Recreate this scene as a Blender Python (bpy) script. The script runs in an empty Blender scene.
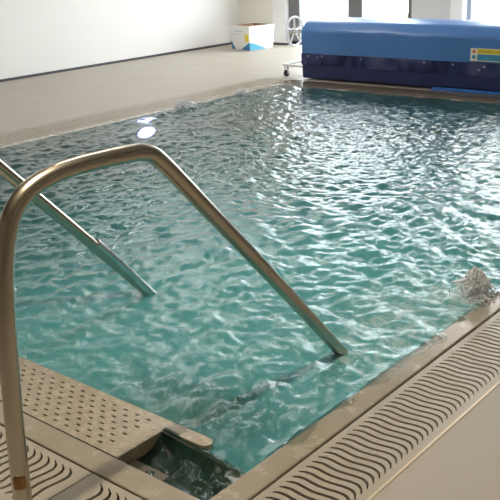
import bpy, bmesh, math, random
import numpy as np
from mathutils import Vector, Matrix
random.seed(4)
rng = np.random.default_rng(11)
scene = bpy.context.scene
col = scene.collection
PI = math.pi

# ------------------------------------------------------------------ materials
def new_mat(name):
    m = bpy.data.materials.new(name); m.use_nodes = True
    nt = m.node_tree
    return m, nt, nt.nodes, nt.links, nt.nodes['Principled BSDF']

def mat(name, color, rough=0.5, metal=0.0, vary=0.0, scale=8.0, bump=0.0, bscale=60.0, rvary=0.0, spec=0.5):
    m, nt, N, L, b = new_mat(name)
    b.inputs['Base Color'].default_value = (*color, 1)
    b.inputs['Roughness'].default_value = rough
    b.inputs['Metallic'].default_value = metal
    b.inputs['Specular IOR Level'].default_value = spec
    tc = N.new('ShaderNodeTexCoord')
    if vary > 0 or rvary > 0:
        n = N.new('ShaderNodeTexNoise'); n.inputs['Scale'].default_value = scale; n.inputs['Detail'].default_value = 4
        L.new(tc.outputs['Object'], n.inputs['Vector'])
        if vary > 0:
            mx = N.new('ShaderNodeMix'); mx.data_type = 'RGBA'
            mx.inputs[6].default_value = (*[c*(1-vary) for c in color], 1)
            mx.inputs[7].default_value = (*[min(1, c*(1+vary)) for c in color], 1)
            L.new(n.outputs['Fac'], mx.inputs[0]); L.new(mx.outputs[2], b.inputs['Base Color'])
        if rvary > 0:
            mr = N.new('ShaderNodeMapRange'); mr.inputs[1].default_value = 0.15; mr.inputs[2].default_value = 0.85
            mr.inputs[3].default_value = max(0.02, rough-rvary); mr.inputs[4].default_value = min(1, rough+rvary)
            L.new(n.outputs['Fac'], mr.inputs[0]); L.new(mr.outputs[0], b.inputs['Roughness'])
    if bump > 0:
        n2 = N.new('ShaderNodeTexNoise'); n2.inputs['Scale'].default_value = bscale; n2.inputs['Detail'].default_value = 3
        L.new(tc.outputs['Object'], n2.inputs['Vector'])
        bp = N.new('ShaderNodeBump'); bp.inputs['Strength'].default_value = bump; bp.inputs['Distance'].default_value = 0.01
        L.new(n2.outputs['Fac'], bp.inputs['Height']); L.new(bp.outputs[0], b.inputs['Normal'])
    return m

M = {}
M['deck'] = mat('deck_vinyl', (.395, .36, .31), .5, vary=.07, scale=2.5, bump=.06, bscale=220, rvary=.12)
M['coping'] = mat('wet_coping_tile', (.35, .31, .245), .24, vary=.10, scale=14, bump=.10, bscale=45, rvary=.10)
M['grate'] = mat('grate_plastic', (.38, .34, .275), .38, vary=.06, scale=10, rvary=.12)
M['tread'] = mat('tread_plastic', (.39, .34, .265), .26, vary=.12, scale=26, bump=.12, bscale=70, rvary=.14)
M['edge'] = mat('edge_strip_metal', (.62, .52, .38), .35, metal=.35)
M['channel'] = mat('channel_dark', (.010, .009, .008), .6)
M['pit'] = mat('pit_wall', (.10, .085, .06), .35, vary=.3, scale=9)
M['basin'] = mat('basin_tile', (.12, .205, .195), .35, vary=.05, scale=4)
M['wall'] = mat('wall_paint', (.83, .825, .81), .55, vary=.015, scale=1.5)
M['pillar'] = mat('pillar_paint', (.62, .62, .62), .6)
M['cream'] = mat('cream_paint', (.80, .78, .70), .6)
M['ceil'] = mat('ceiling_paint', (.30, .29, .27), .8)
M['stone'] = mat('wall_taupe', (.26, .23, .19), .7)
M['coping_far'] = mat('dark_coping', (.20, .165, .115), .10, vary=.25, scale=10, bump=.12, bscale=30)  # darker, smoother version of the coping for the far end
M['skirt'] = mat('skirting_dark', (.05, .05, .06), .5)
M['frame_dark'] = mat('frame_dark', (.16, .16, .17), .4)
M['frame_blue'] = mat('frame_bluegrey', (.25, .30, .38), .4)
M['white'] = mat('white_paint', (.85, .85, .85), .4)
M['steel'] = mat('rail_steel', (.52, .465, .385), .27, metal=1)
M['chrome'] = mat('sleeve_steel', (.72, .70, .67), .16, metal=1)
M['blue'] = mat('cover_blue', (.075, .215, .53), .34, vary=.06, scale=5, bump=.10, bscale=7, spec=.55)
M['navy'] = mat('cover_navy', (.020, .030, .115), .40, vary=.12, scale=8, bump=.12, bscale=12)
M['bluewet'] = mat('cover_blue_wet', (.035, .14, .42), .10, bump=.25, bscale=14)
M['black'] = mat('black_rubber', (.02, .02, .02), .5)
M['stud'] = mat('stud_metal', (.35, .38, .48), .3, metal=.7)
M['card'] = mat('card_white', (.82, .81, .78), .6)
M['kraft'] = mat('card_brown', (.36, .21, .12), .7)
M['yellow'] = mat('print_yellow', (.80, .62, .06), .5)
M['pblue'] = mat('print_blue', (.05, .24, .52), .5)
M['pcyan'] = mat('print_cyan', (.12, .48, .70), .5)
M['pgrey'] = mat('print_grey', (.55, .60, .68), .5)
M['orange'] = mat('sticker_orange', (.34, .17, .05), .5)
M['syellow'] = mat('sign_yellow', (.82, .66, .05), .45)
M['swhite'] = mat('sign_white', (.80, .78, .66), .45)
M['steal'] = mat('sign_teal', (.06, .28, .48), .4, vary=.35, scale=14)
M['sdark'] = mat('sign_ink', (.25, .17, .02), .5)
M['sred'] = mat('sign_red', (.65, .12, .05), .5)
M['paving'] = mat('outside_paving', (.78, .78, .77), .8, vary=.05, scale=3)
M['leaf'] = mat('shrub_leaf', (.12, .24, .05), .6, vary=.3, scale=30)

# water -----------------------------------------------------------
def water_mat(name, deep, foam_on=True):
    m = bpy.data.materials.new(name); m.use_nodes = True
    nt = m.node_tree; N = nt.nodes; L = nt.links; N.clear()
    out = N.new('ShaderNodeOutputMaterial')
    tc = N.new('ShaderNodeTexCoord')
    n1 = N.new('ShaderNodeTexNoise'); n1.inputs['Scale'].default_value = 30; n1.inputs['Detail'].default_value = 4; n1.inputs['Roughness'].default_value = .6
    L.new(tc.outputs['Object'], n1.inputs['Vector'])
    bp = N.new('ShaderNodeBump'); bp.inputs['Strength'].default_value = .35; bp.inputs['Distance'].default_value = .012
    L.new(n1.outputs['Fac'], bp.inputs['Height'])
    dif = N.new('ShaderNodeBsdfDiffuse'); dif.inputs['Color'].default_value = (*deep, 1)
    L.new(bp.outputs[0], dif.inputs['Normal'])
    tr = N.new('ShaderNodeBsdfTransparent'); tr.inputs['Color'].default_value = (.62, .93, .88, 1)
    rf = N.new('ShaderNodeBsdfRefraction'); rf.inputs['IOR'].default_value = 1.33; rf.inputs['Roughness'].default_value = .02
    da = N.new('ShaderNodeAttribute'); da.attribute_name = 'deep'           # a thin film carries no tint
    tint = N.new('ShaderNodeMix'); tint.data_type = 'RGBA'; tint.inputs[6].default_value = (.97,.97,.95,1); tint.inputs[7].default_value = (.62,.93,.88,1)
    L.new(da.outputs['Fac'], tint.inputs[0]); L.new(tint.outputs[2], tr.inputs['Color']); L.new(tint.outputs[2], rf.inputs['Color'])
    L.new(bp.outputs[0], rf.inputs['Normal'])
    a = N.new('ShaderNodeMixShader'); a.inputs[0].default_value = .6
    L.new(tr.outputs[0], a.inputs[1]); L.new(rf.outputs[0], a.inputs[2])
    body = N.new('ShaderNodeMixShader'); body.inputs[0].default_value = .6
    if foam_on:                                           # share of diffuse body colour: most at near right, least towards the left wall
        ta = N.new('ShaderNodeAttribute'); ta.attribute_name = 'diffuse_mix'; L.new(ta.outputs['Fac'], body.inputs[0])
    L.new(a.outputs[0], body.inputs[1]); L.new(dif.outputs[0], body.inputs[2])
    gl = N.new('ShaderNodeBsdfGlossy'); gl.inputs['Roughness'].default_value = .04; gl.inputs['Color'].default_value = (1, 1, 1, 1)
    L.new(bp.outputs[0], gl.inputs['Normal'])
    fr = N.new('ShaderNodeFresnel'); fr.inputs['IOR'].default_value = 1.36; L.new(bp.outputs[0], fr.inputs['Normal'])
    top = N.new('ShaderNodeMixShader')
    L.new(fr.outputs[0], top.inputs[0]); L.new(body.outputs[0], top.inputs[1]); L.new(gl.outputs[0], top.inputs[2])
    last = top
    if foam_on:
        at = N.new('ShaderNodeAttribute'); at.attribute_name = 'foam'
        n3 = N.new('ShaderNodeTexNoise'); n3.inputs['Scale'].default_value = 17; n3.inputs['Detail'].default_value = 7; n3.inputs['Roughness'].default_value = .7
        n3.inputs['Distortion'].default_value = 1.2
        mp = N.new('ShaderNodeMapping'); mp.inputs['Scale'].default_value = (1.5, .8, 1); mp.inputs['Rotation'].default_value = (0, 0, .5)
        L.new(tc.outputs['Object'], mp.inputs['Vector']); L.new(mp.outputs[0], n3.inputs['Vector'])
        ad = N.new('ShaderNodeMath'); ad.operation = 'ADD'
        L.new(n3.outputs['Fac'], ad.inputs[0]); L.new(at.outputs['Fac'], ad.inputs[1])
        mr = N.new('ShaderNodeMapRange'); mr.interpolation_type = 'SMOOTHSTEP'
        mr.inputs[1].default_value = .82; mr.inputs[2].default_value = 1.12; mr.inputs[3].default_value = 0; mr.inputs[4].default_value = .62
        L.new(ad.outputs[0], mr.inputs[0])
        fd = N.new('ShaderNodeBsdfDiffuse'); fd.inputs['Color'].default_value = (.68, .80, .83, 1); L.new(bp.outputs[0], fd.inputs['Normal'])
        last = N.new('ShaderNodeMixShader')
        L.new(mr.outputs[0], last.inputs[0]); L.new(top.outputs[0], last.inputs[1]); L.new(fd.outputs[0], last.inputs[2])
    L.new(last.outputs[0], out.inputs['Surface'])
    return m
M['water'] = water_mat('pool_water', (.12, .42, .46))
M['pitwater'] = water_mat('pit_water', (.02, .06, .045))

def foam_mat():
    m = bpy.data.materials.new('splash_foam'); m.use_nodes = True
    nt = m.node_tree; N = nt.nodes; L = nt.links; b = N['Principled BSDF']
    b.inputs['Base Color'].default_value = (.95, .96, .97, 1); b.inputs['Roughness'].default_value = .3
    t = N.new('ShaderNodeBsdfTranslucent'); t.inputs[0].default_value = (.97, .98, 1, 1)
    x = N.new('ShaderNodeMixShader'); x.inputs[0].default_value = .5; L.new(b.outputs[0], x.inputs[1]); L.new(t.outputs[0], x.inputs[2])
    L.new(x.outputs[0], N['Material Output'].inputs['Surface'])
    return m
M['foam'] = foam_mat()

def glass_mat():
    m = bpy.data.materials.new('window_glass'); m.use_nodes = True
    nt = m.node_tree; N = nt.nodes; L = nt.links; N.clear()
    out = N.new('ShaderNodeOutputMaterial'); t = N.new('ShaderNodeBsdfTransparent'); t.inputs[0].default_value = (.95, .97, .97, 1)
    g = N.new('ShaderNodeBsdfGlossy'); g.inputs['Roughness'].default_value = .02
    mx = N.new('ShaderNodeMixShader'); mx.inputs[0].default_value = .06
    L.new(t.outputs[0], mx.inputs[1]); L.new(g.outputs[0], mx.inputs[2]); L.new(mx.outputs[0], out.inputs[0])
    return m
M['glass'] = glass_mat()

def emit_mat(name, c, s):
    m = bpy.data.materials.new(name); m.use_nodes = True
    nt = m.node_tree; N = nt.nodes; N.clear(); L = nt.links
    out = N.new('ShaderNodeOutputMaterial'); e = N.new('ShaderNodeEmission')
    e.inputs[0].default_value = (*c, 1); e.inputs[1].default_value = s; L.new(e.outputs[0], out.inputs[0])
    return m
M['lamp'] = emit_mat('underwater_lamp_glow', (.62, .45, 1.0), 9)

# ------------------------------------------------------------------ builders
def link(o, parent=None):
    col.objects.link(o)
    if parent is not None: o.parent = parent
    return o

class MB:
    def __init__(s): s.v = []; s.f = []
    def add(s, vs, fs):
        o = len(s.v); s.v += [tuple(v) for v in vs]; s.f += [tuple(i+o for i in f) for f in fs]; return s
    def box(s, x0, x1, y0, y1, z0, z1):
        vs = [(x0,y0,z0),(x1,y0,z0),(x1,y1,z0),(x0,y1,z0),(x0,y0,z1),(x1,y0,z1),(x1,y1,z1),(x0,y1,z1)]
        return s.add(vs, [(0,3,2,1),(4,5,6,7),(0,1,5,4),(1,2,6,5),(2,3,7,6),(3,0,4,7)])
    def prism(s, pts, z0, z1):          # pts ccw in xy
        n = len(pts)
        vs = [(x,y,z0) for x,y in pts]+[(x,y,z1) for x,y in pts]
        return s.add(vs, [tuple(range(n-1,-1,-1)), tuple(range(n,2*n))]+[(i,(i+1)%n,n+(i+1)%n,n+i) for i in range(n)])
    def tube(s, pts, r, n=20, cap=True):
        P = [Vector(p) for p in pts]; m = len(P)
        up = Vector((0, 1, 0)); rings = []
        for i in range(m):
            t = (P[min(i+1,m-1)]-P[max(i-1,0)]).normalized()
            a = up - t*up.dot(t)
            if a.length < .05: a = Vector((1,0,0)) - t*t.x
            a.normalize(); b = t.cross(a); up = a
            rr = r[i] if isinstance(r, (list, tuple)) else r
            rings.append([P[i]+a*(rr*math.cos(2*PI*k/n))+b*(rr*math.sin(2*PI*k/n)) for k in range(n)])
        vs = [v for R in rings for v in R]; fs = []
        for i in range(m-1):
            for k in range(n):
                k2 = (k+1) % n
                fs.append((i*n+k, i*n+k2, (i+1)*n+k2, (i+1)*n+k))
        if cap: fs += [tuple(range(n-1,-1,-1)), tuple((m-1)*n+k for k in range(n))]
        return s.add(vs, fs)
    def torus(s, c, axis, R, r, n=40, k=10):
        A = Vector(axis).normalized(); u = A.orthogonal().normalized(); w = A.cross(u); c = Vector(c)
        vs = []; fs = []
        for i in range(n):
            d = u*math.cos(2*PI*i/n)+w*math.sin(2*PI*i/n)
            for j in range(k): vs.append(c+d*(R+r*math.cos(2*PI*j/k))+A*(r*math.sin(2*PI*j/k)))
        for i in range(n):
            for j in range(k):
                fs.append((i*k+j, ((i+1)%n)*k+j, ((i+1)%n)*k+(j+1)%k, i*k+(j+1)%k))
        return s.add(vs, fs)
    def build(s, name, m, parent=None, smooth=False, bevel=0, kind=None, angle=40):
        me = bpy.data.meshes.new(name); me.from_pydata(s.v, [], s.f); me.materials.append(m)
        bm = bmesh.new(); bm.from_mesh(me); bmesh.ops.recalc_face_normals(bm, faces=bm.faces)
        if bevel:
            es = [e for e in bm.edges if len(e.link_faces) == 2 and e.calc_face_angle(0) > .6]
            bmesh.ops.bevel(bm, geom=es, offset=bevel, segments=2, profile=.5, affect='EDGES')
        bm.to_mesh(me); bm.free()
        o = bpy.data.objects.new(name, me); link(o, parent)
        if smooth:
            me.polygons.foreach_set('use_smooth', [True]*len(me.polygons))
            me.set_sharp_from_angle(angle=math.radians(angle))
        if kind: o['kind'] = kind
        return o

def tag(o, label, cat, group=None, kind=None):
    o['label'] = label; o['category'] = cat
    if group: o['group'] = group
    if kind: o['kind'] = kind
    return o
def thing(name, label, cat, loc=(0,0,0), rz=0, group=None):
    o = bpy.data.objects.new(name, None); o.location = loc; o.rotation_euler = (0,0,rz); o.empty_display_size = .1
    col.objects.link(o); return tag(o, label, cat, group)
def struct(mb, name, m, **k): return mb.build(name, m, kind='structure', **k)
def bez(pts, n=10):
    """Catmull-Rom through points."""
    P = [Vector(p) for p in pts]; P = [P[0]*2-P[1]]+P+[P[-1]*2-P[-2]]; out = []
    for i in range(1, len(P)-2):
        a,b,c,d = P[i-1:i+3]
        for k in range(n):
            t = k/n
            out.append(.5*((2*b)+(c-a)*t+(2*a-5*b+4*c-d)*t*t+(3*b-3*c+d-a)*t**3))
    out.append(P[-2]); return out

# ------------------------------------------------------------------ layout (metres)
XB, YL, XN, YR, ZC = 10.4, 8.9, -2.5, -2.2, 2.9      # back wall, left wall, near wall, right wall, ceiling
PX0, PX1, PY0, PY1 = 1.60, 7.27, 1.39, 5.72          # pool water
CX0, CY0, CX1, CY1 = 1.313, 1.302, 7.36, 5.82        # coping outer
GX0, GY0, GX1, GY1 = 1.055, 1.042, 7.64, 6.20        # drain channel outer

# ------------------------------------------------------------------ setting
f = MB()
for r in ((XN,GX0,YR,YL),(GX1,XB,YR,YL),(GX0,GX1,YR,GY0),(GX0,GX1,GY1,YL)):
    f.box(*r, -.2, 0)
struct(f, 'floor', M['deck'])
c = MB()
c.box(GX0,GX1,GY0,GY0+.26,-.2,-.11); c.box(GX0,GX1,CY1,GY1,-.2,-.11)
c.box(GX0,CX0,GY0+.26,CY1,-.2,-.11); c.box(CX1,GX1,GY0+.26,CY1,-.2,-.11)
struct(c, 'drain_channel', M['channel'])
g = MB()                                                # grout-dark base of the coping, seen in the joints
c = MB()
c.box(CX0+.002,CX1-.002,CY0+.002,PY0,-.5,0)
struct(c, 'trim_1', M['coping'], bevel=.006)
c = MB(); c.box(CX0+.002,1.40,PY0+.0,CY1-.002,-.5,0)
struct(c, 'trim_2', M['coping'], bevel=.004)
c = MB(); c.box(1.40,CX1-.002,PY1,CY1-.002,-.5,0)
struct(c, 'trim_3', M['coping'], bevel=.006)
c = MB(); c.box(PX1,CX1-.002,PY0,PY1,-.5,0)
struct(c, 'trim_4', M['coping_far'], bevel=.006)
c = MB(); c.box(1.40,PX0+.03,2.72,PY1,-.5,-.001)
struct(c, 'trim_5', M['coping'], bevel=.006)
# basin
b = MB()
b.box(1.35,7.40,1.30,5.80,-1.45,-1.30)
b.box(1.40,7.32,1.30,1.385,-1.3,-.501); b.box(1.40,7.32,5.725,5.80,-1.3,-.501)
b.box(1.35,1.42,1.30,5.80,-1.3,-.501); b.box(7.275,7.36,1.30,5.80,-1.3,-.501)
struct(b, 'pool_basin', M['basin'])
# overflow pit in the corner by the tread
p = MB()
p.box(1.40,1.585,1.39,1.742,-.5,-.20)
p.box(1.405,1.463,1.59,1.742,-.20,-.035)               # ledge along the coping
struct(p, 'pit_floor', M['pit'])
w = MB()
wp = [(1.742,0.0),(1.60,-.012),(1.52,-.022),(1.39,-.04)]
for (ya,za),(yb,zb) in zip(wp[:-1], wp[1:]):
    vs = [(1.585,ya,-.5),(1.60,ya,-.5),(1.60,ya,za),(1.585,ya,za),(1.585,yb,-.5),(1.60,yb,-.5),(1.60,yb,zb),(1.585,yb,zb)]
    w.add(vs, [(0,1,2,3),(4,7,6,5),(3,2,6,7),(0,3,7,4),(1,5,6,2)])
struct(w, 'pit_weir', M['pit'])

# walls
w = MB(); w.box(XN,XB+.2,YL,YL+.2,-.2,ZC); struct(w, 'wall_left', M['wall'])
w = MB(); w.box(XN,XB,YL-.018,YL,0,.028); struct(w, 'baseboard_left', M['skirt'])
w = MB(); w.box(XN-.2,XN,YR-.2,YL+.2,-.2,ZC); struct(w, 'wall_near', M['stone'])
w = MB(); w.box(XN,XB+.2,YR-.2,YR,-.2,ZC); struct(w, 'wall_right', M['stone'])
w = MB(); w.box(XN-.2,XB+.2,YR-.2,YL+.2,ZC,ZC+.2); struct(w, 'ceiling', M['ceil'])
WT = 2.55
wins = [(5.92,7.97),(2.60,5.16),(-1.6,2.2)]
w = MB()
w.box(XB,XB+.22,7.97,YL,-.2,WT); w.box(XB,XB+.22,5.33,5.92,-.2,WT)
w.box(XB,XB+.22,YR,2.6,-.2,WT); w.box(XB,XB+.22,YR,YL,WT,ZC)
struct(w, 'wall_back', M['pillar'])
w = MB(); w.box(XB-.02,XB,8.21,YL,0.03,ZC); struct(w, 'trim_6', M['cream'])
w = MB(); w.box(XB-.05,XB,7.97,8.21,0.03,ZC); struct(w, 'trim_7', M['white'])
w = MB(); w.box(XB-.06,XB,5.16,5.33,0,ZC); struct(w, 'trim_8', M['white'])
w = MB(); w.box(XB-.055,XB,7.97,YL-.018,0,.03); struct(w, 'baseboard_back', M['skirt'])
def window(n, y0, y1, mull, fm, ew):
    fr = MB()
    fr.box(XB+.03,XB+.11,y1-ew,y1,.0,WT); fr.box(XB+.03,XB+.11,y0,y0+min(ew,.07),.0,WT)
    for a,b_ in mull: fr.box(XB+.03,XB+.11,a,b_,.05,WT-.06)
    fr.box(XB+.03,XB+.11,y0,y1,0,.05); fr.box(XB+.03,XB+.11,y0,y1,WT-.06,WT)
    o = struct(fr, 'window_%d' % n, fm)
    MB().box(XB+.066,XB+.072,y0+.03,y1-.03,.04,WT-.04).build('pane', M['glass'], o)
window(1, 5.92, 7.97, [(6.71,6.94)], M['frame_dark'], .19)
window(2, 2.60, 5.16, [(3.85,3.92)], M['frame_blue'], .07)
w = MB(); w.box(XB+.22,40,-25,35,-.35,-.05); struct(w, 'outside_terrace', M['paving'])

# shrub beyond the window
def shrub(x, y, h):
    t = thing('shrub', 'small green shrub seen low through the window beyond the blue cover reel', 'shrub', (x,y,-.05))
    s = MB()
    for k in range(9):
        a = random.uniform(0,2*PI); d = random.uniform(.03,.10)
        s.tube([(0,0,0),(d*.6*math.cos(a),d*.6*math.sin(a),h*.5),(d*math.cos(a),d*math.sin(a),h*.85)], [.006,.004,.002], 5)
    s.build('stem', M['leaf'], t)
    l = MB()
    for k in range(170):
        a = random.uniform(0,2*PI); d = random.uniform(0,.16); z = random.uniform(.1,1)*h
        c_ = Vector((d*math.cos(a)*(1.2-z/h*.6), d*math.sin(a)*(1.2-z/h*.6), z)); u = Vector((random.gauss(0,1),random.gauss(0,1),random.gauss(0,.6))).normalized()
        v = u.orthogonal().normalized(); L_ = .035
        l.add([c_-u*L_, c_+v*L_*.4, c_+u*L_, c_-v*L_*.4], [(0,1,2,3)])
    l.build('foliage', M['leaf'], t)
shrub(13.0, 7.46, .30)

# ------------------------------------------------------------------ grates
PROF = [(0,-.018),(.007,-.004),(.015,.004),(.026,.011),(.038,.014),(.058,.013),(.087,.008),(.111,.005),(.136,.007),(.16,.0105),(.18,.009),(.196,0)]
def prof(d, Ls=.196):
    d = d*.196/Ls
    for (a,pa),(b,pb) in zip(PROF[:-1], PROF[1:]):
        if d <= b: 
            t = (d-a)/(b-a); return pa+(pb-pa)*t
    return PROF[-1][1]
def grate(name, label, loc, rz, length, width, va, vb, pitch, first, hook_at_b, sgn, slot=.0108, m=None, rail=True):
    """local u (x) along the run, v (y) across; slots are open gaps between wavy bars."""
    t = thing(name, label, 'drain grate', loc, rz)
    mb = MB(); th = .014; Ls = vb-va; n = 16
    nsl = int((length-first-.02)/pitch)
    vs_ = [va+Ls*i/n for i in range(n+1)]
    def off(v): return sgn*prof((vb-v) if hook_at_b else (v-va), Ls)
    def hw(i): return slot/2*(1 if 0 < i < n else .55)
    edges = [[(0.0, v) for v in vs_]]
    for k in range(nsl):
        u = first+k*pitch
        edges.append([(u+off(v)-hw(i), v) for i, v in enumerate(vs_)])
        edges.append([(u+off(v)+hw(i), v) for i, v in enumerate(vs_)])
    edges.append([(length, v) for v in vs_])
    for k in range(0, len(edges), 2):
        A, B = edges[k], edges[k+1]; w_ = n+1
        vs = [(u,v,0) for u,v in A]+[(u,v,0) for u,v in B]+[(u,v,-th) for u,v in A]+[(u,v,-th) for u,v in B]
        fs = []
        for i in range(n):
            fs += [(i,w_+i,w_+i+1,i+1), (2*w_+i,i,i+1,2*w_+i+1), (w_+i,3*w_+i,3*w_+i+1,w_+i+1)]
        # solid strip beside the slot ends
        mb.add(vs, fs)
    mb.add([(0,0.004,0),(length,0.004,0),(length,va,0),(0,va,0),(0,.004,-th),(length,.004,-th),(length,va,-th),(0,va,-th)],
           [(0,1,2,3),(4,5,1,0),(3,2,6,7),(0,3,7,4),(1,5,6,2)])
    mb.add([(0,vb,0),(length,vb,0),(length,width-.004,0),(0,width-.004,0),(0,vb,-th),(length,vb,-th),(length,width-.004,-th),(0,width-.004,-th)],
           [(0,1,2,3),(4,5,1,0),(3,2,6,7),(0,3,7,4),(1,5,6,2)])
    me = bpy.data.meshes.new('grille'); me.from_pydata(mb.v, [], mb.f); me.materials.append(m or M['grate'])
    o = bpy.data.objects.new('grille', me); link(o, t)
    if rail:
        MB().box(0,length,-.006,.0025,-.03,.002).build('edge_strip', M['edge'], t)
    return t
# right side run: u along +x, v along +y ; hook on the deck side
grate('overflow_grate', 'beige overflow grate with wavy slots running along the right pool edge', (1.316,1.046,0), 0, 6.03, .252, .027, .226, .0303, .045, False, 1)
# near run: u along +y, so rotate 90 deg: local v points to -x
grate('overflow_grate', 'short beige overflow grate in the shaded near corner beside the dark pit', (1.310,1.048,0), PI/2, .690, .252, .025, .215, .0335, .01, False, -1, rail=False)
grate('overflow_grate', 'beige overflow grate with wavy slots around the foot of the near handrail', (1.310,1.742,0), PI/2, 4.06, .252, .025, .215, .0335, .0535, False, -1, rail=False)
grate('overflow_grate', 'beige overflow grate along the far left pool edge below the white wall', (1.33,5.824,0), 0, 6.305, .372, .03, .34, .0335, .04, True, 1, slot=.010, rail=False)
grate('overflow_grate', 'dark overflow grate at the far pool end in front of the blue cover reel', (7.636,1.32,0), PI/2, 4.48, .272, .03, .24, .0335, .03, True, 1, m=M['coping_far'], rail=False)

# ------------------------------------------------------------------ steps with perforated tread
st = thing('pool_steps', 'beige pool steps whose perforated slotted top tread lies wet between the handrails', 'steps', (1.64,2.2,0))
def local(mb, o):
    lx,ly,lz = o.location; mb.v = [(x-lx,y-ly,z-lz) for x,y,z in mb.v]; return mb
TY0, TY1 = 1.742, 2.716
tx0, tx1 = 1.4035, 1.645
t = MB(); th = .025
rows = 8; px = .0255; py = .0535; hx = .0038; hy = .0092; x_first = 1.431
def quad(x0,x1,y0,y1): t.add([(x0,y0,0),(x1,y0,0),(x1,y1,0),(x0,y1,0)], [(0,1,2,3)])
gx0 = x_first-px/2; gx1 = gx0+rows*px
ys0 = TY0+.055
quad(tx0,gx0,TY0,TY1)
for r in range(rows):
    xa = gx0+r*px; xb = xa+px; xm = (xa+xb)/2
    y = ys0+(py/2 if r % 2 == 0 else 0)
    quad(xa,xb,TY0,y)
    while y+py < TY1-.01:
        ym = y+py/2
        quad(xa,xm-hx,y,y+py); quad(xm+hx,xb,y,y+py)
        quad(xm-hx,xm+hx,y,ym-hy); quad(xm-hx,xm+hx,ym+hy,y+py)
        for (a,b_,c_,d) in ((xm-hx,ym-hy,xm+hx,ym-hy),(xm+hx,ym-hy,xm+hx,ym+hy),(xm+hx,ym+hy,xm-hx,ym+hy),(xm-hx,ym+hy,xm-hx,ym-hy)):
            t.add([(a,b_,0),(c_,d,0),(c_,d,-.012),(a,b_,-.012)], [(0,1,2,3)])
        y += py
    quad(xa,xb,y,TY1)
# dark backing under the holes
# rounded nosing strip running past the side of the steps
npts = [(gx1,TY1),(gx1,TY0),(1.602,TY0)]
e0 = 1.585
npts = [(gx1,TY1),(gx1,TY0),(1.597,TY0),(1.597,e0+.02)]+[(1.621+.024*math.cos(a),e0+.012+.028*math.sin(a)) for a in [PI+PI*k/10 for k in range(11)]]+[(tx1,e0+.03),(tx1,TY1)]
t.add([(x,y,0) for x,y in npts], [tuple(range(len(npts)))])
m_ = len(npts)
t.add([(x,y,0) for x,y in npts]+[(x,y,-th) for x,y in npts], [(i,i+1,m_+i+1,m_+i) for i in range(2,m_-1)])
t.add([(tx0,TY0,0),(1.60,TY0,0),(1.60,TY0,-.045),(tx0,TY0,-.045)], [(0,1,2,3)])
t.add([(tx0,TY0,0),(tx0,TY1,0),(tx0,TY1,-.03),(tx0,TY0,-.03)], [(0,1,2,3)])
local(t, st).build('perforated_tread', M['tread'], st)
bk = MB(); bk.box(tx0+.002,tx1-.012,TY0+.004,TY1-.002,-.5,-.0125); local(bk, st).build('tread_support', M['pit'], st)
for (x,y) in ((1.579,1.772),(1.425,1.772)):
    sc_ = MB(); sc_.tube([(x,y,-.002),(x,y,.0012)], .0055, 14)
    local(sc_, st).build('screw', M['edge'], st)
for k in range(1, 4):
    s = MB(); s.box(1.645+.27*(k-1),1.645+.27*k,1.76,2.70,-.22*k-.03,-.22*k)
    local(s, st).build('tread', M['tread'], st)
for y in (1.745, 2.70):
    s = MB()
    zz = [(1.645,-.04),(1.645,-.5),(2.46,-.9),(2.46,-.66)]
    s.add([(x,y,z) for x,z in zz]+[(x,y+.015,z) for x,z in zz], [(0,1,2,3),(7,6,5,4),(0,4,5,1),(1,5,6,2),(2,6,7,3),(3,7,4,0)])
    local(s, st).build('stringer', M['tread'], st)

# ------------------------------------------------------------------ handrails
rail_pts = [(.984,0),(.988,.18),(.994,.36),(1.006,.55),(1.014,.655),(1.029,.762),(1.056,.842),(1.089,.884),(1.132,.908),(1.19,.922),(1.26,.927),(1.345,.926),(1.43,.922),(1.470,.917),(1.507,.902),(1.546,.868),(1.60,.812),(1.68,.727),(1.80,.600),(2.00,.388),(2.20,.172),(2.40,-.043),(2.52,-.172),(2.58,-.25),(2.60,-.33),(2.605,-.60),(2.605,-1.29)]
RR = .0225
def handrail(y, label, near):
    o = thing('handrail', label, 'handrail', (.984,y,0), 0, 'stainless handrails at the pool steps')
    pts = [(x-.984,0,z) for x,z in rail_pts]
    MB().tube(bez(pts, 6), RR, 28).build('rail_tube', M['steel'], o, smooth=True)
    MB().tube([(0,0,.0),(0,0,.004),(0,0,.012)], [.05,.05,.040], 28).build('base_flange', M['steel'], o, smooth=True)
    if near:
        # small worn sticker round the camera side of the post
        s = MB(); n = 10; vs = []; fs = []
        a0, a1 = 3.35, 4.75
        for i in range(n+1):
            a = a0+(a1-a0)*i/n
            for z in (.196,.230): vs.append((.0035+(RR+.0008)*math.cos(a), (RR+.0008)*math.sin(a), z))
        for i in range(n): fs.append((2*i,2*i+2,2*i+3,2*i+1))
        p_ = s.add(vs, fs).build('sticker', M['orange'], o, smooth=True); p_['label'] = 'small orange worn sticker'
    else:
        a = Vector((2.092-.984,0,.304)); b_ = Vector((2.37-.984,0,-.011)); d = (b_-a)
        q = MB().tube([a, a+d*.004, a+d*.02, b_], [RR,RR+.0012,RR+.0012,RR+.0012], 28).build('coupling_sleeve', M['chrome'], o, smooth=True)
        q['label'] = 'shinier lower sleeve'
    return o
handrail(1.60, 'bent stainless steel handrail nearest the camera, its post in the foreground', True)
handrail(2.60, 'stainless steel handrail farther left behind the near one, entering water at mid left', False)

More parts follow.
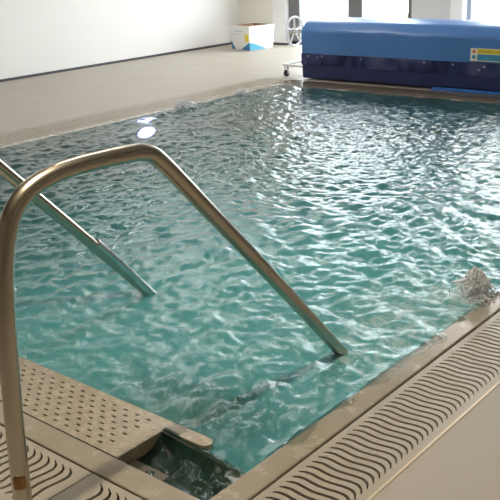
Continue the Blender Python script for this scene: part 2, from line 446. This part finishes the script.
# ------------------------------------------------------------------ water
def wave_field(X, Y, N=150, lo=.045, hi=.25, s=.245, seed=1):
    r = np.random.default_rng(seed); H = np.zeros_like(X)
    wx = X+.035*np.sin(2.1*X+3.3*Y+.4)+.022*np.sin(5.7*Y-4.1*X+1.1)
    wy = Y+.035*np.sin(2.9*X-2.3*Y+2.0)+.022*np.sin(6.3*X+3.7*Y+.2)
    sc = s*math.sqrt(2/N)
    for i in range(N):
        lam = math.exp(r.uniform(math.log(lo), math.log(hi))); th = r.uniform(0, 2*PI); k = 2*PI/lam
        # wave groups: each train is strong in patches only
        gk = r.uniform(1.2, 3.2); gt = r.uniform(0, 2*PI)
        env = .65+.5*np.sin(gk*(X*math.cos(gt)+Y*math.sin(gt))+r.uniform(0, 2*PI))
        ph = k*(wx*math.cos(th)+wy*math.sin(th))+r.uniform(0, 2*PI)
        H += sc*lam/(2*PI)*env*(np.sin(ph)+.28*np.cos(2*ph))
    return H
def sstep(a, b, x):
    t_ = np.clip((x-a)/(b-a), 0, 1); return t_*t_*(3-2*t_)
def grid_mesh(name, X, Y, Z, keep, m, attr=None, attr2=None, attr3=None):
    ny, nx = X.shape
    idx = np.arange(nx*ny).reshape(ny, nx)
    q = np.stack([idx[:-1,:-1], idx[:-1,1:], idx[1:,1:], idx[1:,:-1]], -1)
    kq = keep[:-1,:-1] | keep[:-1,1:] | keep[1:,1:] | keep[1:,:-1]
    q = q[kq]
    used = np.unique(q); remap = -np.ones(nx*ny, int); remap[used] = np.arange(len(used)); q = remap[q]
    V = np.stack([X,Y,Z], -1).reshape(-1,3)[used]
    me = bpy.data.meshes.new(name)
    me.vertices.add(len(V)); me.vertices.foreach_set('co', V.astype(np.float32).ravel())
    me.loops.add(q.size); me.loops.foreach_set('vertex_index', q.astype(np.int32).ravel())
    me.polygons.add(len(q)); me.polygons.foreach_set('loop_start', np.arange(0, q.size, 4, dtype=np.int32))
    me.update(calc_edges=True); me.validate()
    me.polygons.foreach_set('use_smooth', [True]*len(me.polygons))
    if attr is not None:
        a = me.attributes.new('foam', 'FLOAT', 'POINT'); a.data.foreach_set('value', attr.ravel()[used].astype(np.float32))
        a = me.attributes.new('diffuse_mix', 'FLOAT', 'POINT'); a.data.foreach_set('value', attr2.ravel()[used].astype(np.float32))
        a = me.attributes.new('deep', 'FLOAT', 'POINT'); a.data.foreach_set('value', attr3.ravel()[used].astype(np.float32))
    me.materials.append(m)
    o = bpy.data.objects.new(name, me); col.objects.link(o); return o
dx = .0115
xs = np.arange(1.585, 7.30, dx); ys = np.arange(1.31, 5.765, dx)
X, Y = np.meshgrid(xs, ys)
H = wave_field(X, Y)
amp = 1.0+.35*np.exp(-((X-3.2)**2+(Y-1.6)**2)/.7)
Z = -.004+H*amp
# level spills and thins out over the coping and the tread nose
over = np.maximum(np.maximum(1.39-Y, Y-5.72), X-7.27)
fade = np.exp(-np.clip(over, 0, 1)/np.where((Y < 2) & (X > 2.0) & (X < 3.3), .055, .030))
wash = .35+.65*sstep(.25,.75,.5+.5*np.sin(5.2*X+1.3)*np.cos(2.1*X+.7))
w_ = sstep(-.05, 0, over)
film = .0040*wash-.0016+.60*H*fade-.075*np.clip(over, 0, 1)
Z = Z*(1-w_)+w_*film
td = np.clip(X-1.60, 0, 1); nose = np.exp(-np.clip(X-1.645,0,1)/.04)*(Y > 1.585)*(Y < 2.75)
Z = Z*(1-.6*nose)-nose*.001
Z = np.where((X < 1.640) & (Y > 1.585) & (Y < 2.75), -.012, Z)
# drawdown towards the weir
wr = np.exp(-np.clip(X-1.60,0,1)/.05)*sstep(1.72,1.58,Y)
Z = Z-wr*(.006+.03*np.clip((1.66-Y)/.27,0,1))
# swell round the jets
def gauss(cx, cy, s): return np.exp(-((X-cx)**2+(Y-cy)**2)/(2*s*s))
Z += .008*gauss(3.06,1.46,.06)+.012*gauss(5.78,5.62,.09)+.012*gauss(6.6,5.62,.09)
foam = .30*gauss(2.85,1.62,.30)+.22*gauss(2.3,1.55,.30)+.20*gauss(3.7,1.9,.55)+.20*gauss(3.08,1.5,.08)
foam += .30*gauss(5.8,5.6,.14)+.26*gauss(6.6,5.6,.14)+.16*gauss(1.75,1.6,.12)+.10*gauss(2.0,1.9,.5)
foam += .10*np.exp(-np.clip(Y-1.39,0,9)/.08)+.34*gauss(1.96,2.91,.035)+.24*gauss(2.17,2.73,.05)+.16*gauss(2.3,2.25,.12)  # closing terms whiten small spots on the water by the left rail
keep = np.ones_like(X, bool)
dmix = .11+.76*np.exp(-(((X-2.9)/2.1)**2+((Y-1.9)/1.5)**2)/1.4)+.06*np.sin(3*X+2*Y)*np.sin(2.2*Y-X)
dmix -= .45*np.exp(-((X-1.75)/.22)**2-((Y-1.75)/.35)**2)
dmix = np.clip(dmix, .06, .9)*(1-.92*sstep(-.012,.006,over))
wo = grid_mesh('pool_water', X, Y, Z, keep, M['water'], foam, dmix, 1-sstep(-.012,.004,over))
tag(wo, 'rippling turquoise pool water filling the whole pool', 'water', kind='stuff')
# water in the corner pit and the sheet running over the weir
xs = np.arange(1.395, 1.606, .006); ys = np.arange(1.385, 1.745, .006)
X2, Y2 = np.meshgrid(xs, ys)
H2 = wave_field(X2, Y2, 50, .03, .16, .26, 5)
weirz = np.interp(Y2, [1.39,1.52,1.60,1.742], [-.034,-.016,-.006,.004])
s_ = sstep(1.545, 1.60, X2)
Z2 = (-.040+H2*1.5)*(1-s_)+s_*(weirz+.25*H2)
f2 = .22*sstep(1.70,1.50,Y2)*np.exp(-((X2-1.565)/.03)**2)+.30*np.exp(-((X2-1.575)/.03)**2-((Y2-1.42)/.06)**2)
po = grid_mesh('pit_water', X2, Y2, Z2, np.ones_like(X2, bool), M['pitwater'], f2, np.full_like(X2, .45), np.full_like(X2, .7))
tag(po, 'dark churning water spilling into the small corner pit beside the tread', 'water', kind='stuff')

# splashes
def ico(sub):
    bm = bmesh.new(); bmesh.ops.create_icosphere(bm, subdivisions=sub, radius=1)
    v = [tuple(x.co) for x in bm.verts]; fc = [tuple(x.index for x in f_.verts) for f_ in bm.faces]; bm.free(); return v, fc
IV, IF = ico(2); JV, JF = ico(1)
def splash(loc, w, h, n, nd, label, cat='water splash'):
    mb = MB()
    for k in range(n):
        # blobs drawn out along the arc of each thrown jet
        a = random.uniform(0,2*PI); sp = w*(.25+1.0*random.random()); t_ = random.random()
        hh = h*(1-.45*(sp/w-.25))*random.uniform(.7,1.05)
        cx, cy = sp*t_*math.cos(a), sp*t_*math.sin(a); cz = hh*(1-(1-1.6*t_)**2) if t_ < .625 else hh*(1-((t_-.625)/.375)**2)
        d = Vector((sp*math.cos(a), sp*math.sin(a), hh*2.2*(1-1.6*t_)+.001)).normalized()
        q = d.to_track_quat('Z','Y').to_matrix()
        r = w*random.uniform(.025,.075); el = random.uniform(1.5,4.5)
        ph = [random.uniform(0,6) for _ in range(3)]
        vs = []
        for x,y,z in IV:
            g_ = 1+.3*math.sin(4*x+ph[0])*math.sin(5*y+ph[1])+.2*math.sin(6*z+ph[2])
            p_ = q @ Vector((x*r*g_, y*r*g_, z*r*g_*el)); vs.append((cx+p_.x, cy+p_.y, cz+p_.z))
        mb.add(vs, IF)
    for k in range(n//3):                                   # churned foot of the jet
        a = random.uniform(0,2*PI); d = w*1.05*math.sqrt(random.random()); r = w*random.uniform(.05,.13)
        ph = [random.uniform(0,6) for _ in range(3)]
        mb.add([(d*math.cos(a)+x*r*(1+.3*math.sin(5*y+ph[0])), d*math.sin(a)+y*r*(1+.3*math.sin(5*z+ph[1])), .006+h*.12*(1-d/w*.9)+z*r*.8) for x,y,z in IV], IF)
    for k in range(nd):                                     # spray, densest in the core of the dome
        a = random.uniform(0,2*PI); d = w*abs(random.gauss(0,.52)); z = h*(1.05-.62*(d/w)**1.3)*random.random()**.75; r = random.choice((.0014,.002,.0028,.004))
        if z < 0: continue
        mb.add([(d*math.cos(a)+x*r, d*math.sin(a)+y*r, z+q*r*1.5) for x,y,q in JV], JF)
    o = mb.build('water_splash', M['foam'], smooth=True, angle=180); o.location = loc
    return tag(o, label, cat, kind='stuff')
splash((3.11,1.445,-.01), .080, .13, 170, 1500, 'white bubbling water jet bursting up at the right pool edge')
splash((5.78,5.66,-.01), .12, .085, 80, 700, 'low foaming splash at the left pool edge, nearer the handrails')
splash((6.60,5.66,-.01), .10, .065, 60, 500, 'low foaming splash at the left pool edge, nearer the blue cover reel')

# underwater lamp on the left pool wall
pl = thing('underwater_light', 'glowing violet white underwater light by the left pool wall', 'pool light', (5.30,5.70,-.15))
q = MB().tube([(0,.02,0),(0,-.006,0)], .052, 32); q.v = [(x*2.1,y,z*.85) for x,y,z in q.v]; q.build('lens', M['lamp'], pl, smooth=True)
q = MB().torus((0,-.002,0),(0,1,0),.062,.009); q.v = [(x*2.0,y,z*.9) for x,y,z in q.v]; q.build('ring', M['chrome'], pl, smooth=True)

# ------------------------------------------------------------------ cover reel
ry0, ry1 = 1.30, 5.715
rl = thing('pool_cover_reel', 'long pool cover reel under a blue sheet across the far pool end', 'cover reel', (8.02,5.715,0))
def sheet(profile, y0, y1, n, wob=0, seed=0, caps=True):
    """extrude an xz profile along y with slight sag wrinkles."""
    r = random.Random(seed); mb = MB(); m = len(profile); vs = []; fs = []
    ph = [r.uniform(0,6) for _ in range(6)]
    for i in range(n+1):
        y = y0+(y1-y0)*i/n
        for j,(x,z) in enumerate(profile):
            d = wob*(math.sin(5.3*y+ph[0]+j*.4)+.6*math.sin(11.7*y+ph[1]-j*.7)+.35*math.sin(23*y+ph[2]+j))
            vs.append((x+d, y, z+d*.4))
    for i in range(n):
        for j in range(m):
            j2 = (j+1) % m; fs.append((i*m+j, i*m+j2, (i+1)*m+j2, (i+1)*m+j))
    if caps: fs += [tuple(range(m)), tuple(n*m+j for j in range(m-1,-1,-1))]
    mb.add(vs, fs); return mb
def rounded(pts, r=.03, k=4):
    out = []; n = len(pts)
    for i in range(n):
        a,b_,c_ = Vector(pts[i-1]), Vector(pts[i]), Vector(pts[(i+1)%n])
        d1 = (a-b_); d2 = (c_-b_); rr = min(r, d1.length*.45, d2.length*.45)
        p0 = b_+d1.normalized()*rr; p1 = b_+d2.normalized()*rr
        for q in range(k+1):
            t_ = q/k; out.append(tuple((1-t_)**2*p0+2*t_*(1-t_)*b_+t_*t_*p1))
    return out
cov = [(7.700,.17)]+rounded([(7.692,.24),(7.690,.520),(7.775,.612),(7.95,.640),(8.12,.635),(8.28,.54),(8.32,.24)], .030, 5)[6:-6]+[(8.32,.17)]
local(sheet(cov, ry0, ry1, 120, .0022, 1), rl).build('cover_sheet', M['blue'], rl, smooth=True, angle=35)
fl = rounded([(7.686,.165),(7.686,.285),(7.694,.285),(7.694,.165)], .003, 2)
local(sheet(fl, ry0, ry1+.004, 140, .004, 2), rl).build('hem_flap', M['navy'], rl, smooth=True, angle=50)
rol = rounded([(7.692,.235),(7.692,.035),(7.72,.012),(8.25,.012),(8.30,.05),(8.30,.235)], .022, 5)
local(sheet(rol, ry0+.01, ry1-.005, 100, .0015, 3), rl).build('rolled_blanket', M['navy'], rl, smooth=True, angle=35)
for k, y in enumerate([5.62,5.50,5.44,4.95,4.22,3.91,3.64,3.59,3.10,2.4]):
    z = [.255,.25,.262,.255,.258,.255,.218,.248,.25,.25][k]
    s = MB(); s.tube([(7.690,y,z),(7.6755,y,z),(7.673,y,z)], [.011,.011,.007], 12); local(s, rl).build('snap_stud', M['stud'], rl, smooth=True)
# axle, end frame, wheel, castors
s = MB(); s.tube([(8.03,ry1-.05,.47),(8.03,6.13,.47)], .022, 16); local(s, rl).build('axle', M['chrome'], rl, smooth=True)
hw = MB(); hw.torus((8.08,6.10,.470),(0,1,0),.158,.0125,44,10)
for k in range(5):
    a = .35+2*PI*k/5; hw.tube([(8.08+.02*math.cos(a),6.10,.47+.02*math.sin(a)),(8.08+.152*math.cos(a),6.10,.47+.152*math.sin(a))], [.013,.009], 10)
hw.tube([(8.08,6.065,.47),(8.08,6.125,.47)], .035, 20)
local(hw, rl).build('hand_wheel', M['white'], rl, smooth=True)
s = MB(); s.tube([(7.80,5.70,.118),(7.80,6.06,.128)], .013, 12); s.tube([(8.28,5.70,.118),(8.28,6.06,.128)], .013, 12)
s.tube([(7.80,6.055,.128),(8.28,6.055,.128)], .013, 12); s.tube([(7.80,5.735,.118),(8.03,5.735,.118),(8.28,5.735,.118)], .013, 12); s.tube([(8.03,5.735,.118),(8.03,5.735,.47)], .016, 12)
local(s, rl).build('end_frame', M['white'], rl, smooth=True)
def castor(x, y):
    s = MB(); s.tube([(x,y-.014,.036),(x,y+.014,.036)], .036, 24)
    o = local(s, rl).build('castor', M['black'], rl, smooth=True)
    q = MB(); q.box(x-.012,x+.012,y-.024,y-.018,.03,.10); q.box(x-.012,x+.012,y+.018,y+.024,.03,.10); q.box(x-.012,x+.012,y-.024,y+.024,.095,.105)
    q.tube([(x,y,.10),(x,y,.128)], .008, 10)
    local(q, rl).build('fork', M['chrome'], o)
castor(7.82,6.03); castor(8.28,6.03)
# warning sign on the sheet
sx = 7.683
sg = MB(); sg.box(sx,sx+.004,2.72,3.735,.300,.418); so = local(sg, rl).build('warning_sign', M['swhite'], rl)
def sbox(name, y0, y1, z0, z1, m, d=.0016): 
    q = MB(); q.box(sx-d,sx+.0005,y0,y1,z0,z1); return local(q, rl).build(name, m, so)
sbox('yellow_band', 2.725,3.665,.370,.412, M['syellow'])
sbox('picture_panel', 2.725,3.665,.308,.364, M['steal'])
y = 3.645
while y > 2.78:
    wd = random.uniform(.07,.15); n_ = int(wd/.02)
    tx = MB(); pts_ = []
    for q in range(n_):                                  # illegible line of print: one joined stroke per word
        x0 = y-q*wd/n_; x1 = x0-wd/n_
        pts_ += [(x0,.382),(x0,.400),((x0+x1)/2,.400 if q % 2 else .391)]
    tx.tube([(sx-.002,a_,b_) for a_,b_ in pts_], .0022, 6)
    local(tx, rl).build('printed_word', M['sdark'], so)
    y -= wd+.022
tri = MB(); tri.add([(sx-.0016,3.722,.376),(sx-.0016,3.680,.376),(sx-.0016,3.701,.411),(sx-.0004,3.722,.376),(sx-.0004,3.680,.376),(sx-.0004,3.701,.411)], [(0,1,2),(0,3,4,1),(1,4,5,2),(2,5,3,0)])
local(tri, rl).build('hazard_triangle', M['sred'], so)
cir = MB(); cir.tube([(sx-.0016,3.701,.338),(sx,3.701,.338)], .018, 24); local(cir, rl).build('notice_disc', M['steal'], so)
# wet blue cover tail lying under the reel
prf = rounded([(7.645,.006),(7.648,.012),(7.665,.018),(7.688,.030),(7.688,.020),(7.665,.009)], .003, 2)
tl = sheet(prf, 3.30, 4.12, 60, .003, 7); local(tl, rl).build('cover_tail', M['bluewet'], rl, smooth=True, angle=50)['label'] = 'wet bright blue cover edge on the floor'

# ------------------------------------------------------------------ carton in the far corner
bx = thing('cardboard_box', 'white open cardboard box with blue wave print in the far corner', 'box', (9.85,8.18,0), 0)
ax = math.radians(52); pdir = Vector((.64,-.77,0)); vdir = Vector((.77,.64,0)); S = .42; Hb = .34
rv = pdir*math.sin(ax)+vdir*math.cos(ax); lv = -pdir*math.cos(ax)+vdir*math.sin(ax)
front = Vector((9.58,8.03,0))-Vector((9.85,8.18,0))
def bp(u, v, z, fl=0): # u along right face, v along left face
    k = 1+fl*z/Hb; cu = S/2+(u-S/2)*k; cv = S/2+(v-S/2)*k
    return front+rv*cu+lv*cv+Vector((0,0,z))
FL = .10
body = MB(); T = .012
o4 = [(0,0),(S,0),(S,S),(0,S)]; i4 = [(T,T),(S-T,T),(S-T,S-T),(T,S-T)]
body.add([bp(u,v,.002,FL) for u,v in o4]+[bp(u,v,Hb,FL) for u,v in o4]+[bp(u,v,Hb,FL) for u,v in i4]+[bp(u,v,.02,FL) for u,v in i4],
    [(0,3,2,1)]+[(i,(i+1)%4,4+(i+1)%4,4+i) for i in range(4)]+[(4+i,4+(i+1)%4,8+(i+1)%4,8+i) for i in range(4)])
body.build('carton', M['card'], bx)
ins = MB(); e = T+.001
q4 = [(e,e),(S-e,e),(S-e,S-e),(e,S-e)]
ins.add([bp(u,v,.03,FL) for u,v in q4]+[bp(u,v,Hb-.008,FL) for u,v in q4], [(i,(i+1)%4,4+(i+1)%4,4+i) for i in range(4)]+[(0,1,2,3)])
ins.build('lining', M['kraft'], bx)['label'] = 'brown inside of the box'
def facepoly(name, face, pts, m):
    o_ = MB(); d = .003
    P = [bp(s_, -d, z, FL) if face == 'r' else bp(-d, s_, z, FL) for s_,z in pts]
    Q = [bp(s_, .001, z, FL) if face == 'r' else bp(.001, s_, z, FL) for s_,z in pts]
    n = len(P); o_.add(P+Q, [tuple(range(n))]+[(i,(i+1)%n,n+(i+1)%n,n+i) for i in range(n)]); return o_.build(name, m, bx)
facepoly('blue_print', 'r', [(0,.006),(.30,.006),(.20,.045),(.10,.085),(0,.115)], M['pcyan'])
facepoly('blue_print', 'l', [(0,.006),(.20,.006),(.12,.05),(0,.115)], M['pblue'])
facepoly('blue_print', 'l', [(.33,.006),(.415,.006),(.415,.13)], M['pblue'])
facepoly('yellow_patch', 'l', [(.02,.125),(.10,.125),(.10,.225),(.02,.225)], M['yellow'])
facepoly('grey_print', 'l', [(.15,.255),(.34,.255),(.34,.272),(.15,.272)], M['pgrey'])
facepoly('grey_print', 'l', [(.20,.215),(.36,.215),(.36,.225),(.20,.225)], M['pgrey'])
facepoly('grey_print', 'r', [(.05,.245),(.22,.245),(.22,.256),(.05,.256)], M['pgrey'])

# ------------------------------------------------------------------ light
def area(name, loc, sx_, sy_, power, colr, rot=(0,0,0)):
    l = bpy.data.lights.new(name, 'AREA'); l.shape = 'RECTANGLE'; l.size = sx_; l.size_y = sy_; l.energy = power; l.color = colr
    o = bpy.data.objects.new(name, l); o.location = loc; o.rotation_euler = rot; col.objects.link(o); return o
warm = (1.0,.87,.66); neutral = (1.0,.95,.89)
key = bpy.data.lights.new('downlight', 'POINT'); key.energy = 125; key.color = warm; key.shadow_soft_size = .03
ko = bpy.data.objects.new('downlight', key); ko.location = (1.25,1.40,2.55); col.objects.link(ko)
for (x,y,p) in ((3.0,3.0,16),(3.0,6.4,24),(6.2,3.0,16),(6.2,6.4,34),(9.0,4.2,26),(9.0,7.4,26)):  # unseen fill panels under the ceiling, added to brighten deck, wall and water
    area('ceiling_fill', (x,y,ZC-.03), 1.2, .25, p, neutral)
wd = bpy.data.worlds.new('overcast_sky'); scene.world = wd; wd.use_nodes = True
bg = wd.node_tree.nodes['Background']; bg.inputs[0].default_value = (.93,.97,1.0,1); bg.inputs[1].default_value = 10.5

# ------------------------------------------------------------------ camera
cam = bpy.data.cameras.new('camera'); cam.sensor_width = 36; cam.lens = 62.285; cam.clip_start = .05
co = bpy.data.objects.new('camera', cam); col.objects.link(co); scene.camera = co
R = Matrix(((.63868533,.27786959,-.7175441),(-.76852327,.18416226,-.61274484),(-.03811862,.94280048,.33117098)))
X_ = Vector(R[0]); Y_ = Vector(R[1]); Z_ = Vector(R[2])
R = Matrix(((.63868533,.27786959,-.7175441),(-.76852327,.18416226,-.61274484),(-.03811862,.94280048,.33117098)))
co.matrix_world = Matrix.Translation((0,0,1.4)) @ R.to_4x4()

vs = scene.view_settings
vs.view_transform = 'Standard'; vs.look = 'None'; vs.gamma = 1; vs.use_curve_mapping = False; vs.exposure = 0.13
